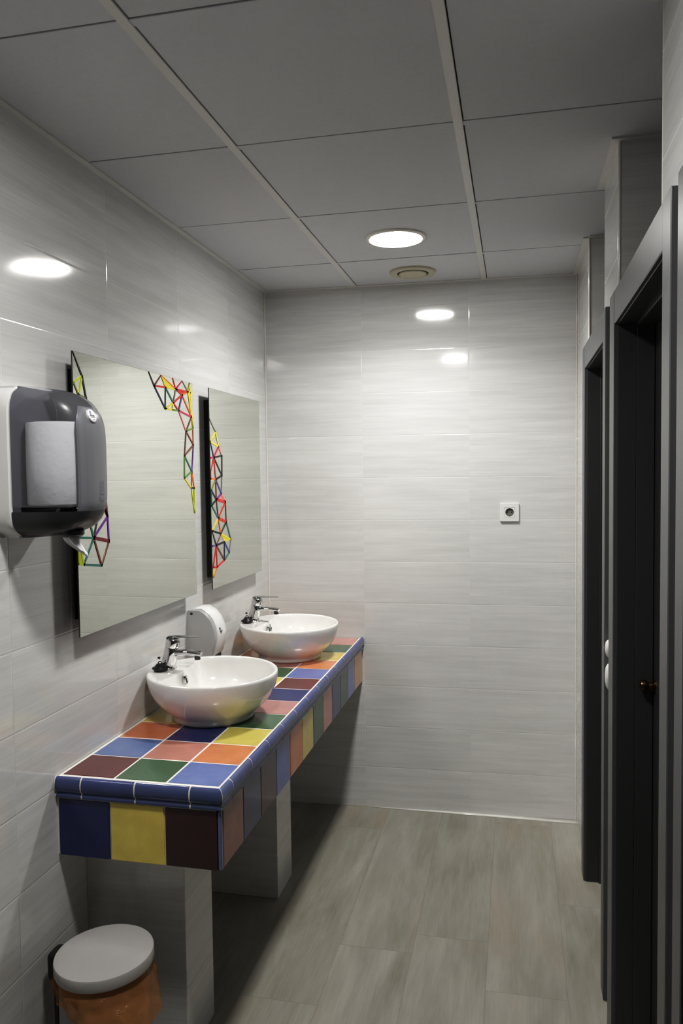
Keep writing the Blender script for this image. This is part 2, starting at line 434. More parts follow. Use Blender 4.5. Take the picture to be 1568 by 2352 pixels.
cols = [['brown', 'lblue', 'orange', 'yellow', 'green', 'pink', 'orange', 'brown', 'brown', 'orange', 'yellow', 'orange'],
        ['green', 'pink', 'navy', 'orange', 'yellow', 'lblue', 'yellow', 'green', 'pink', 'navy', 'orange', 'green'],
        ['lblue', 'orange', 'yellow', 'green', 'pink', 'navy', 'brown', 'lblue', 'orange', 'yellow', 'green', 'pink']]
g = .0027
for i in range(3):
    for j in range(12):
        c = [v*random.uniform(.93, 1.06) for v in C_[cols[i][j]]]
        box(bm, xs[i]+g, xs[i+1]-g, ys[j]+g, ys[j+1]-g, ZT-.006, ZT+random.uniform(-.0004, .0004), .0016, 2, 0, c)
obj('counter_top', bm, ['glaze', 'grout'], ct)
# apron
bm = new()
box(bm, .0, .456, 1.8035, 1.815, .6225, .779, mi=1)
box(bm, .448, .4565, 1.8035, D0+.012, .6225, .779, mi=1)
box(bm, .0, .455, 1.815, D0, .6222, .63, mi=1)
for (a, b2), c in zip(((.0065, .1525), (.1560, .3060), (.3095, .4500)), ('navy', 'yellow2', 'choc')):
    box(bm, a, b2, 1.800, 1.808, .622, .7735, .0018, 2, 0, C_[c])
box(bm, .4520, .4612, 1.7995, 1.8135, .622, .7735, .003, 2, 0, C_['strip'])
ay = [1.8165+.1500*k for k in range(13)]; ay[-1] = D0+.014
for j, c in enumerate(['pink_shade', 'lblue_shade', 'choc', 'lblue', 'orange', 'yellow', 'green', 'pink', 'navy', 'teal', 'lblue', 'orange2']):  # first three tiles darkened: shade on this long side put into their colour
    k = 1
    box(bm, .452, .4605, ay[j]+.0015, ay[j+1]-.0015, .622, .7735, .0018, 2, 0, [v*k for v in C_[c]])
obj('apron', bm, ['glaze', 'grout'], ct)
# moulded edge
prof = [(-.003, ZT-.006), (-.003, ZT+.0006), (.000, ZT+.0012), (.0045, ZT-.0005), (.0095, ZT-.007), (.0118, ZT-.016), (.0118, ZT-.026), (.0095, ZT-.034),
        (.0055, ZT-.0385), (.0035, ZT-.0415), (.0065, ZT-.0445), (.0075, ZT-.0485), (.0060, ZT-.0535), (.0015, ZT-.0555), (-.006, ZT-.0555)]
def edge_piece(bm, run, s0, s1, m0=0, m1=0, inset=0, mi=0, col=None):
    # run 'x': along x on the near face (outward -y at 1.8), run 'y': along y (outward +x at .4605); m: mitre flag
    rings = []
    for s, m in ((s0, m0), (s1, m1)):
        ring = []
        for d, z in prof:
            dd = d-inset
            if run == 'x': ring.append((s+m*dd, 1.800-dd, z-inset*.4))
            else: ring.append((.4605+dd, s+m*dd, z-inset*.4))
        rings.append(ring)
    n = len(bm.faces)
    loft(bm, rings, True, True, True, mi)
    bm.faces.ensure_lookup_table()
    if col is not None: setcol(bm, bm.faces[n:], col)
bm = new()
TB = srgb(72, 82, 126)
edge_piece(bm, 'x', .001, .4605, 0, 1, .0007, 1, C_['lblue'])
edge_piece(bm, 'y', 1.800, D0+.012, -1, 0, .0007, 1, C_['lblue'])
sx = [.002, .0775, .2300, .3815, .4605]
for k in range(4):
    c = [v*random.uniform(.92, 1.08) for v in TB]
    edge_piece(bm, 'x', sx[k]+.002, sx[k+1]-(.002 if k < 3 else .0012), 0, 1 if k == 3 else 0, 0, 0, c)
sy = [1.800, 1.866]+[1.866+.150*k for k in range(1, 12)]+[D0+.014]
for k in range(len(sy)-1):
    c = [v*random.uniform(.92, 1.08) for v in TB]
    edge_piece(bm, 'y', sy[k]+(.0012 if k == 0 else .0018), sy[k+1]-.0018, -1 if k == 0 else 0, 0, 0, 0, c)
obj('moulded_edge', bm, ['glaze', 'grout'], ct, smooth=True, auto=40)
for y0, y1 in ((1.935, 2.125), (2.77, 2.955)):
    bm = new(); box(bm, 0, .297, y0, y1, 0, .6215, .0015)
    obj('support', bm, 'tile_x', ct)

# ------------------------------------------------------------------ wash basin
BC = (.2155, 2.368); ZR = .980
bs = thing('wash_basin', 'near round white ceramic countertop basin', 'basin', (BC[0], BC[1], ZT), group=None)
n = 72
def ring(r, z, ox=0): return [(BC[0]+ox+r*math.cos(2*PI*i/n), BC[1]+r*math.sin(2*PI*i/n), z) for i in range(n)]
def inner(scale, z, bx=0):
    out = []
    for i in range(n):
        a = 2*PI*i/n; ca, sa = math.cos(a), math.sin(a)
        r = .201
        x, y = r*ca, r*sa
        # deck on the wall side
        lim = -.092-.030*min(1, (abs(y)/.17)**2.2)
        if x < lim:
            k = lim
            x = k+ (x-lim)*.06
            y = y*1.0
        out.append((BC[0]+bx+(x-bx*0)*scale, BC[1]+y*scale, z))
    return out
prof_out = [(.126, .8334), (.1325, .8346), (.1350, .840), (.1365, .848), (.1390, .8535), (.1480, .8600), (.1640, .8735), (.1800, .8900), (.1940, .9100), (.2045, .9330), (.2105, .9560), (.2125, .9720), (.2120, .9790), (.2090, .9820)]
bm = new()
rings = [ring(r, z) for r, z in prof_out]
rings += [ring(.2050, .9818)]
rings += [inner(1.008, .9800)]
for s, z in ((.998, .9765), (.985, .965), (.965, .945), (.925, .920), (.86, .897), (.75, .876), (.58, .861), (.36, .853), (.14, .850)):
    rings.append(inner(s, z, .02*(1-s)))
loft(bm, rings, True, True, True)
body = obj('bowl', bm, 'ceramic', bs, smooth=True, auto=62)
bm = new()
lathe(bm, [(0, .8515), (.020, .8525), (.024, .8515), (.024, .849)], (BC[0]+.014, BC[1], 0), 24)
sub('drain', bm, 'chrome', body, smooth=True, auto=40)
bm = new()
ox = BC[0]-.089
lathe(bm, [(0, .002), (.006, .002), (.0065, .004), (.010, .006), (.0125, .004), (.0125, -.004)], (ox, BC[1]-.02, .950), 24, axis='X')
for v in bm.verts: v.co.z = .950+(v.co.z-.950)*1.25
ov = sub('overflow_ring', bm, 'chrome', body, smooth=True, auto=40)
bm = new()
lathe(bm, [(0, .0028), (.0062, .0028), (.0064, .001)], (ox, BC[1]-.02, .950), 16, axis='X')
ov2 = obj('overflow_hole', bm, 'darkhole', None)
for v in ov2.data.vertices: v.co -= Vector((BC[0], BC[1], ZT))
ov2.parent = body

# tap
TX, TY = .056, 2.366
tp = thing('basin_tap', 'chrome single-lever mixer tap on the near basin', 'tap', (TX, TY, ZR+.0005))
bm = new()
lean = lambda z: TX+.001+(z-ZR)*.22
zs = [(.981, 0.0286), (.985, 0.0286), (.988, 0.0252), (1.00, 0.0241), (1.03, 0.0230), (1.052, 0.0230), (1.0545, 0.0213), (1.057, 0.0230), (1.070, 0.0230), (1.080, 0.0224), (1.085, 0.0196), (1.087, .012)]
loft(bm, [[(lean(z)+r*math.cos(2*PI*k/28), TY+r*math.sin(2*PI*k/28), z+.22*r*math.cos(2*PI*k/28)*-.8*(1 if z > .99 else 0)) for k in range(28)] for z, r in zs], True, True, True)
obj('tap_body', bm, 'chrome', tp, smooth=True, auto=50)
bm = new()
tube(bm, [(TX+.018, TY, 1.030), (TX+.04, TY, 1.037), (TX+.07, TY, 1.039), (TX+.100, TY, 1.037), (TX+.120, TY, 1.034)], [(.015, .012), (.014, .0105), (.013, .0095), (.013, .0095), (.012, .009)], 20)
sp_ = obj('spout', bm, 'chrome', tp, smooth=True, auto=55)
bm = new(); lathe(bm, [(0, 1.016), (.0095, 1.016), (.010, 1.018), (.010, 1.030)], (TX+.107, TY, 0), 20)
sub('aerator', bm, 'tray', sp_, smooth=True, auto=40)
bm = new()
tube(bm, [(TX+.008, TY, 1.086), (TX+.030, TY, 1.0895), (TX+.07, TY, 1.0905), (TX+.118, TY, 1.0915)], [(.022, .006), (.016, .0045), (.0105, .0032), (.008, .0028)], 16)
obj('lever', bm, 'chrome', tp, smooth=True, auto=55)
bm = new(); tube(bm, [(TX-.022, TY-.008, 1.018), (TX-.030, TY-.010, 1.019)], [.0045, .003], 10)
obj('lift_knob', bm, 'tray', tp, smooth=True)

# plug
pg = thing('sink_plug', 'black rubber plug lying at the tap foot on the near basin', 'plug', (.042, 2.330, ZR+.002))
bm = new()
def plugr(r, z, jag=0): return [(.046+(r+jag*random.uniform(-1, 1))*math.cos(2*PI*k/26), 2.332+(r+jag*random.uniform(-1, 1))*math.sin(2*PI*k/26), z+jag*random.uniform(-.6, .6)) for k in range(26)]
loft(bm, [plugr(.019, .9822), plugr(.021, .986, .001), plugr(.026, .990, .0015), plugr(.025, .994, .001), plugr(.017, .997, .001), plugr(.014, 1.004, .001), plugr(.008, 1.006)], True, True, True)
obj('plug_body', bm, 'rubber', pg, smooth=True)
bm = new(); tube(bm, [(.046+.007*math.cos(a), 2.332, 1.006+.007*math.sin(a)) for a in [PI*k/8 for k in range(9)]], .0016, 8)
obj('plug_ring', bm, 'rubber', pg, smooth=True)

b2_ = copy_tree(bs); b2_.location.y += .842; b2_.location.x += .012; b2_['label'] = 'far round white ceramic countertop basin near the end wall'
t2_ = copy_tree(tp); t2_.location.y += .842; t2_.location.x += .006; t2_['label'] = 'chrome single-lever mixer tap on the far basin'
p2_ = copy_tree(pg); p2_.location.y += .836; p2_.location.x += .004; p2_['label'] = 'black rubber plug lying at the tap foot on the far basin'
bs['group'] = b2_['group'] = 'round ceramic basins on the tiled counter'
tp['group'] = t2_['group'] = 'chrome basin taps'
pg['group'] = p2_['group'] = 'black rubber sink plugs'
# chain with clip on the far basin
bm = new()
cp = [(.098, 3.205, .988), (.115, 3.200, .984), (.132, 3.196, .9835), (.144, 3.194, .977), (.148, 3.192, .962)]
tube(bm, cp, .0022, 8)
lathe(bm, [(.004, .934), (.0055, .937), (.0055, .960), (.003, .963)], (.149, 3.192, 0), 12, True, True)
o = obj('plug_chain', bm, 'chrome', smooth=True, auto=50); o['label'] = 'thin metal plug chain hanging into the far basin'; o['category'] = 'chain'

# ------------------------------------------------------------------ soap dispenser
sd = thing('soap_dispenser', 'small white plastic wall dispenser between the two basins', 'soap dispenser', (0, 2.70, .93))
def side_prof(): return [(0, 1.122), (.010, 1.128), (.052, 1.127), (.076, 1.113), (.094, 1.092), (.106, 1.064), (.111, 1.038), (.1105, 1.012), (.103, .978), (.094, .952), (.082, .935), (0, .935)]
bm = new()
y0, y1 = 2.655, 2.752
pr = side_prof()
rings = []
for y, ins in ((y0, .004), (y0+.004, 0), (y1-.004, 0), (y1, .004)):
    rings.append([(max(0, x-ins), y, z-(ins if z > 1.0 else -ins)) for x, z in pr])
loft(bm, rings, True, True, True)
obj('housing', bm, 'grey_plastic', sd, smooth=True, auto=35)
bm = new()   # front cover shell, slightly proud
pc = [(.030, 1.1305), (.054, 1.1310), (.079, 1.1165), (.098, 1.0945), (.111, 1.066), (.1165, 1.038), (.1160, 1.024), (.1135, 1.003), (.105, .970), (.098, .956)]
def off(p, o_): 
    cx, cz = .02, 1.02; v = Vector((p[0]-cx, p[1]-cz)); v.normalize(); return (p[0]+v.x*o_, p[1]+v.y*o_)
rings = []
for y, o_ in ((y0+.008, -.006), (y0+.008, -.001), (y0+.013, .002), (y1-.009, .002), (y1-.003, -.001), (y1-.003, -.006)):
    rings.append([(off(p, o_)[0], y, off(p, o_)[1]) for p in pc])
loft(bm, rings, False)
fc = obj('front_cover', bm, 'white_plastic', sd, smooth=True, auto=40)
bm = new(); box(bm, .078, .102, y0+.018, y1-.02, .936, .958, .003, 2)
obj('nozzle', bm, 'darkhole', sd)
bm = new()
box(bm, .1140, .1180, 2.682, 2.688, 1.048, 1.058)
for k, (yy, zz, w, h) in enumerate(((2.693, 1.041, .022, .0045), (2.690, 1.036, .012, .003))):
    box(bm, .1150, .1188, yy-w/2, yy+w/2, zz, zz+h)
sub('logo', bm, 'navy', fc)
bm = new(); lathe(bm, [(0, -.0015), (.005, -.0015), (.005, .001)], (.018, y0, 1.112), 12, axis='Y')
obj('lock', bm, 'tray', sd)

# ------------------------------------------------------------------ paper towel dispenser
DYC = 1.686
pd = thing('towel_dispenser', 'grey smoked plastic centrefeed paper dispenser on the left wall', 'paper dispenser', (0, DYC, 1.49))
ZB, ZTp = 1.478, 1.836
def dring(z, x0, w, d, nexp=3.0, m=40):
    # D-shaped section from near-rear corner round the front to far-rear corner
    pts = []
    for k in range(m+1):
        a = -PI/2+PI*k/m
        c, s = abs(math.cos(a)), math.sin(a)
        x = d*c**(2/nexp); y = w*(1 if s > 0 else -1)*abs(s)**(2/nexp)
        pts.append((x0+x, DYC+y, z))
    return pts
def zscale(z):
    t = (z-(ZB+ZTp)/2)/((ZTp-ZB)/2)
    top = (1-max(0, t)**4.2)**.42 if t < 1 else 0
    bot = (1-max(0, -t)**6)**.40 if t > -1 else 0
    wt = (1-abs(t)**9)**.35 if abs(t) < 1 else 0
    return (top if t > 0 else bot), wt
W, DD, X0 = .098, .166, .047
zz = [ZB+(ZTp-ZB)*(.5-.5*math.cos(PI*k/40)) for k in range(41)]
zz[0] += .0006; zz[-1] -= .0006
def shell(bm, z_lo, z_hi, x0=X0, grow=0, m=40):
    rs = []
    for z in [z for z in zz if z_lo <= z <= z_hi]:
        sd_, sw = zscale(z)
        rs.append(dring(z, x0, (W+grow)*max(.62, sw), (DD+grow)*max(.10, sd_), 3.0, m))
    loft(bm, rs, False)
    return rs
# housing on the wall
bm = new()
rs = []
for z in zz:
    sd_, sw = zscale(z)
    w = W*max(.66, sw)+.004
    rs.append([(0, DYC-w, z), (.03, DYC-w, z), (X0-.004, DYC-w+.001, z), (X0+.001, DYC-w+.006, z), (X0+.001, DYC+w-.006, z), (X0-.004, DYC+w-.001, z), (0, DYC+w, z)])
loft(bm, rs, True, True, True)
for f_ in bm.faces:
    if all(v.co.x > X0-.0005 for v in f_.verts): f_.material_index = 1
obj('back_housing', bm, ['white_plastic', 'inner'], pd, smooth=True, auto=40)
zsplit = 1.545
bm = new(); shell(bm, zsplit-.004, 2)
for f_ in bm.faces:
    if f_.calc_center_median().y > DYC+.02: f_.material_index = 1
obj('cover', bm, ['cover', 'cover_solid'], pd, smooth=True, auto=60)
bm = new(); shell(bm, 0, zsplit+.004, grow=.0012); 
obj('bottom_tray', bm, 'tray', pd, smooth=True, auto=60)
# front panel (raised) on the cover
bm = new()
rs = []
pz0, pz1 = 1.530, 1.786
m = 16
for k in range(m+1):
    z = pz0+(pz1-pz0)*k/m
    sd_, sw = zscale(z)
    row = []
    tt = 1-(max(0, (k/m-.80)/.20))**2*.35 if k/m > .8 else 1
    for j in range(13):
        y = (-.060+.120*j/12)*tt
        q = min(.999, abs(y)/(W*max(.62, sw)))
        x = X0+DD*max(.1, sd_)*(1-q**3.0)**(1/3.0)
        row.append((x+.0035 if 0 < j < 12 and 0 < k < m else x-.002, DYC+y, z))
    rs.append(row)
loft(bm, rs, False)
fp = obj('front_panel', bm, 'cover_solid', pd, smooth=True, auto=70)
# badge
def frontx(y, z):
    sd_, sw = zscale(z); q = min(.999, abs(y-DYC)/(W*max(.62, sw))); return X0+DD*max(.1, sd_)*(1-q**3.0)**(1/3.0)+.0035
bm = new(); BY, BZ = DYC-.014, 1.764
bx = frontx(BY, BZ)
tiltb = math.atan2(frontx(BY, BZ-.015)-frontx(BY, BZ+.015), .03)
lathe(bm, [(0, .0035), (.015, .0035), (.0165, .002), (.0165, -.003)], (0, 0, 0), 32, axis='X')
bmesh.ops.transform(bm, matrix=Matrix.Translation((bx, BY, BZ)) @ Matrix.Rotation(-tiltb, 4, 'Y'), verts=bm.verts)
bd = sub('badge', bm, 'white_plastic', fp, smooth=True, auto=40)
def onbadge(b, bxs, mname, name):
    for (ya, yb, za, zb) in bxs: box(b, .0034, .0042, ya, yb, za, zb)
    bmesh.ops.transform(b, matrix=Matrix.Translation((bx, BY, BZ)) @ Matrix.Rotation(-tiltb, 4, 'Y'), verts=b.verts)
    o = obj(name, b, mname, None)
    for v in o.data.vertices: v.co -= Vector((0, DYC, 1.49))
    o.parent = fp; return o
onbadge(new(), [(-.0085, -.0068, .004, .0115), (-.0048, -.0031, .004, .0115), (-.0085, -.0031, .0098, .0115), (-.0075, -.0040, .0025, .0048)], 'blue', 'badge_emblem')
onbadge(new(), [(-.0105, -.0080, -.0025, .0025)]+[(-.0075+.0032*k, -.0050+.0032*k, -.0022, .0008+.0008*(k % 2)) for k in range(5)]+[(-.010, .0085, -.0052, -.0044), (-.004, .006, -.0110, -.0102)], 'navy', 'badge_lettering')
bm = new()
fx = frontx(DYC+.012, 1.60)
for za, zb in ((1.578, 1.612), (1.564, 1.573)):
    box(bm, fx-.006, fx+.0012, DYC+.002, DYC+.022, za, zb, .0008)
sub('key_slot', bm, 'cover', fp)
# roll inside
bm = new()
lathe(bm, [(.022, 1.556), (.073, 1.554), (.076, 1.558), (.0765, 1.64), (.076, 1.744), (.074, 1.749), (.022, 1.749)], (.122, DYC-.012, 0), 48)
for v in bm.verts:
    v.co += Vector((.5, .5, 0))*.0012*mnoise.noise(v.co*40)
obj('paper_roll', bm, 'paper', pd, smooth=True, auto=60)
bm = new()   # inner shelf under the roll
box(bm, .05, .180, DYC-.066, DYC+.066, 1.548, 1.5535, .001)
obj('roll_shelf', bm, 'tray', pd)

# outlet and hanging sheet
bm = new(); lathe(bm, [(.030, 1.492), (.030, 1.483), (.024, 1.478), (.016, 1.478)], (.145, DYC-.01, 0), 28, True, True)
obj('outlet', bm, 'tray', pd, smooth=True, auto=40)
bm = new()
rs = []
L_ = 12
for k in range(L_+1):
    t = k/L_
    cx = .140+.004*math.sin(t*3)+.034*t*t; cy = DYC-.012+.020*t; z = 1.482-.050*t
    row = []
    for j in range(25):
        a = 2*PI*j/24
        w = (.016+.003*math.sin(t*PI*.9))*(1-.88*t**1.3)
        fold = 1+.35*math.sin(5*a+3*t)+.15*math.sin(9*a-4*t)
        row.append((cx+w*fold*math.cos(a)*.8, cy+w*fold*math.sin(a), z+.004*math.sin(3*a)*t))
    rs.append(row)
loft(bm, rs, False)
obj('hanging_sheet', bm, 'paper', pd, smooth=True)

# ------------------------------------------------------------------ mirrors
XG = .040
def mirror(label, y0, y1, z0, z1, segs, fills, slant):
    t = thing('wall_mirror', label, 'mirror', (0, (y0+y1)/2, (z0+z1)/2), group='mirrors above the basins')
    bm = new(); box(bm, 0, XG-.004, y0+.042, y1-.042, z0+.042, z1-.042)
    obj('backing_board', bm, 'black', t)
    bm = new()
    fs = box(bm, XG-.004, XG, y0, y1, z0, z1, .0008, 1, 1)
    for f in fs:
        if abs(f.normal.x) > .9 and f.calc_center_median().x > XG-.001: f.material_index = 0
    gl = obj('mirror_glass', bm, ['mirror', 'mirror_edge'], t)
    ym = (y0+y1)/2
    for side in ((0, 1) if any(min(q[0][0], q[1][0]) > ym for q in segs) else (2,)):
      bm = new()
      for (a, b, col, w) in segs:
        if side != 2 and (a[0] > ym) != (side == 1): continue
        a, b = Vector(a), Vector(b)
        d = (b-a); 
        if d.length < 1e-4: continue
        d.normalize(); nrm = Vector((-d.y, d.x))*w/2
        a2, b2 = a-d*w*.3, b+d*w*.3
        q = [a2+nrm, b2+nrm, b2-nrm, a2-nrm]
        q = [(max(y0+.0005, min(y1-.0005, p.x)), max(z0+.0005, min(z1-.0005, p.y))) for p in q]
        v0 = [(XG+.0002, *p) for p in q]; v1 = [(XG+.0016, *p) for p in q]
        k = len(bm.faces)
        loft(bm, [v0, v1], True, False, True)
        bm.faces.ensure_lookup_table(); setcol(bm, bm.faces[k:], col)
      for pts, col in fills:
        if side != 2 and (pts[0][0] > ym) != (side == 1): continue
        k = len(bm.faces)
        loft(bm, [[(XG+.0002, *p) for p in pts], [(XG+.0008, *p) for p in pts]], True, False, True)
        bm.faces.ensure_lookup_table(); setcol(bm, bm.faces[k:], col)
      obj('line_pattern', bm, 'lines', t)
    return t
S1=[((1.873, 1.955), (1.917, 1.894), (0.019, 0.025, 0.016), 0.0065), ((1.917, 1.894), (1.872, 1.872), (0.515, 0.578, 0.021), 0.0065), ((1.917, 1.894), (1.897, 1.841), (0.515, 0.578, 0.021), 0.0065), ((1.872, 1.872), (1.897, 1.841), (0.188, 0.188, 0.032), 0.0065), ((1.917, 1.894), (1.935, 1.834), (0.019, 0.025, 0.016), 0.0065), ((1.897, 1.841), (1.935, 1.834), (0.188, 0.188, 0.032), 0.0065), ((1.935, 1.834), (1.975, 1.745), (0.117, 0.262, 0.045), 0.0065), ((1.897, 1.841), (1.871, 1.74), (0.034, 0.156, 0.127), 0.0065), ((1.975, 1.745), (2.014, 1.633), (0.578, 0.034, 0.025), 0.0065), ((1.935, 1.834), (1.871, 1.74), (0.117, 0.262, 0.045), 0.0065), ((1.975, 1.745), (1.968, 1.622), (0.156, 0.051, 0.025), 0.0065), ((2.014, 1.633), (1.968, 1.622), (0.73, 0.162, 0.023), 0.0065), ((2.014, 1.633), (2.032, 1.506), (0.162, 0.016, 0.021), 0.0065), ((1.982, 1.58), (2.032, 1.506), (0.162, 0.016, 0.021), 0.0065), ((1.968, 1.622), (1.982, 1.58), (0.578, 0.034, 0.025), 0.0065), ((2.009, 1.541), (2.032, 1.506), (0.162, 0.016, 0.021), 0.0065), ((2.032, 1.506), (2.036, 1.435), (0.156, 0.037, 0.262), 0.0065), ((2.032, 1.506), (1.954, 1.451), (0.156, 0.037, 0.262), 0.0065), ((1.954, 1.451), (2.036, 1.435), (0.162, 0.016, 0.021), 0.0104), ((2.036, 1.435), (1.992, 1.369), (0.156, 0.051, 0.025), 0.0065), ((1.992, 1.369), (1.954, 1.451), (0.156, 0.051, 0.025), 0.0065), ((1.954, 1.451), (1.9, 1.382), (0.034, 0.156, 0.127), 0.0065), ((1.9, 1.382), (1.992, 1.369), (0.034, 0.156, 0.127), 0.0065), ((1.954, 1.451), (1.875, 1.458), (0.034, 0.156, 0.127), 0.0065), ((1.875, 1.458), (1.9, 1.382), (0.515, 0.578, 0.021), 0.0065), ((1.875, 1.458), (1.871, 1.387), (0.515, 0.578, 0.021), 0.0065), ((1.871, 1.387), (1.9, 1.382), (0.515, 0.578, 0.021), 0.0065), ((1.922, 1.528), (1.954, 1.451), (0.034, 0.156, 0.127), 0.0065), ((1.978, 1.506), (1.954, 1.451), (0.019, 0.025, 0.016), 0.0065), ((1.875, 1.458), (1.888, 1.479), (0.188, 0.188, 0.032), 0.0065), ((1.888, 1.479), (1.922, 1.528), (0.515, 0.578, 0.021), 0.0065), ((2.313, 1.957), (2.349, 1.914), (0.019, 0.025, 0.016), 0.0065), ((2.349, 1.914), (2.402, 1.957), (0.162, 0.016, 0.021), 0.0065), ((2.402, 1.957), (2.433, 1.918), (0.761, 0.617, 0.045), 0.0065), ((2.402, 1.957), (2.514, 1.92), (0.73, 0.162, 0.023), 0.0065), ((2.349, 1.914), (2.433, 1.918), (0.578, 0.034, 0.025), 0.0065), ((2.349, 1.914), (2.428, 1.846), (0.016, 0.023, 0.076), 0.0065), ((2.433, 1.918), (2.428, 1.846), (0.016, 0.023, 0.076), 0.0065), ((2.433, 1.918), (2.492, 1.871), (0.034, 0.156, 0.127), 0.0065), ((2.433, 1.918), (2.514, 1.92), (0.761, 0.617, 0.045), 0.0065), ((2.428, 1.846), (2.492, 1.871), (0.761, 0.617, 0.045), 0.0065), ((2.428, 1.846), (2.483, 1.847), (0.761, 0.617, 0.045), 0.0065), ((2.483, 1.847), (2.534, 1.848), (0.117, 0.262, 0.045), 0.0065), ((2.492, 1.871), (2.534, 1.848), (0.578, 0.034, 0.025), 0.0065), ((2.492, 1.871), (2.566, 1.905), (0.578, 0.034, 0.025), 0.0065), ((2.514, 1.92), (2.492, 1.871), (0.223, 0.223, 0.188), 0.0065), ((2.492, 1.957), (2.514, 1.92), (0.578, 0.034, 0.025), 0.0065), ((2.569, 1.957), (2.514, 1.92), (0.552, 0.025, 0.089), 0.0065), ((2.569, 1.957), (2.617, 1.921), (0.223, 0.223, 0.188), 0.0065), ((2.514, 1.92), (2.617, 1.921), (0.578, 0.034, 0.025), 0.0065), ((2.514, 1.92), (2.566, 1.905), (0.578, 0.034, 0.025), 0.0065), ((2.566, 1.905), (2.617, 1.921), (0.73, 0.162, 0.023), 0.0065), ((2.566, 1.905), (2.534, 1.848), (0.156, 0.037, 0.262), 0.0065), ((2.566, 1.905), (2.643, 1.833), (0.73, 0.162, 0.023), 0.0065), ((2.534, 1.848), (2.643, 1.833), (0.552, 0.025, 0.089), 0.0065), ((2.617, 1.921), (2.643, 1.833), (0.761, 0.617, 0.045), 0.0065), ((2.617, 1.921), (2.632, 1.957), (0.515, 0.578, 0.021), 0.0065), ((2.617, 1.921), (2.652, 1.92), (0.761, 0.617, 0.045), 0.0065), ((2.632, 1.957), (2.654, 1.793), (0.761, 0.617, 0.045), 0.0065), ((2.643, 1.833), (2.654, 1.793), (0.761, 0.617, 0.045), 0.0065), ((2.534, 1.848), (2.593, 1.779), (0.672, 0.223, 0.188), 0.0065), ((2.643, 1.833), (2.593, 1.779), (0.156, 0.051, 0.025), 0.0065), ((2.593, 1.779), (2.654, 1.793), (0.117, 0.262, 0.045), 0.0065), ((2.593, 1.779), (2.655, 1.732), (0.156, 0.051, 0.025), 0.0065), ((2.654, 1.793), (2.655, 1.732), (0.73, 0.162, 0.023), 0.0065), ((2.655, 1.732), (2.575, 1.692), (0.156, 0.051, 0.025), 0.0065), ((2.593, 1.779), (2.575, 1.692), (0.156, 0.051, 0.025), 0.0065), ((2.575, 1.692), (2.571, 1.613), (0.117, 0.262, 0.045), 0.0065), ((2.575, 1.692), (2.636, 1.636), (0.034, 0.156, 0.127), 0.0065), ((2.636, 1.636), (2.571, 1.613), (0.117, 0.262, 0.045), 0.0065), ((2.571, 1.613), (2.629, 1.576), (0.761, 0.617, 0.045), 0.0065), ((2.636, 1.636), (2.629, 1.576), (0.73, 0.162, 0.023), 0.0065), ((2.636, 1.636), (2.655, 1.575), (0.73, 0.162, 0.023), 0.0065), ((2.629, 1.576), (2.655, 1.575), (0.009, 0.008, 0.008), 0.0065), ((2.629, 1.576), (2.653, 1.486), (0.515, 0.578, 0.021), 0.0065), ((2.655, 1.575), (2.653, 1.486), (0.515, 0.578, 0.021), 0.0065), ((2.655, 1.732), (2.636, 1.636), (0.156, 0.037, 0.262), 0.0065), ((2.483, 1.847), (2.492, 1.871), (0.761, 0.617, 0.045), 0.0065)]
F1=[([(1.875, 1.458), (1.9, 1.382), (1.871, 1.387)], (0.515, 0.578, 0.021)), ([(2.617, 1.921), (2.652, 1.92), (2.643, 1.833)], (0.761, 0.617, 0.045)), ([(2.402, 1.957), (2.433, 1.918), (2.514, 1.92)], (0.761, 0.617, 0.045)), ([(2.514, 1.92), (2.617, 1.921), (2.566, 1.905)], (0.578, 0.034, 0.025))]
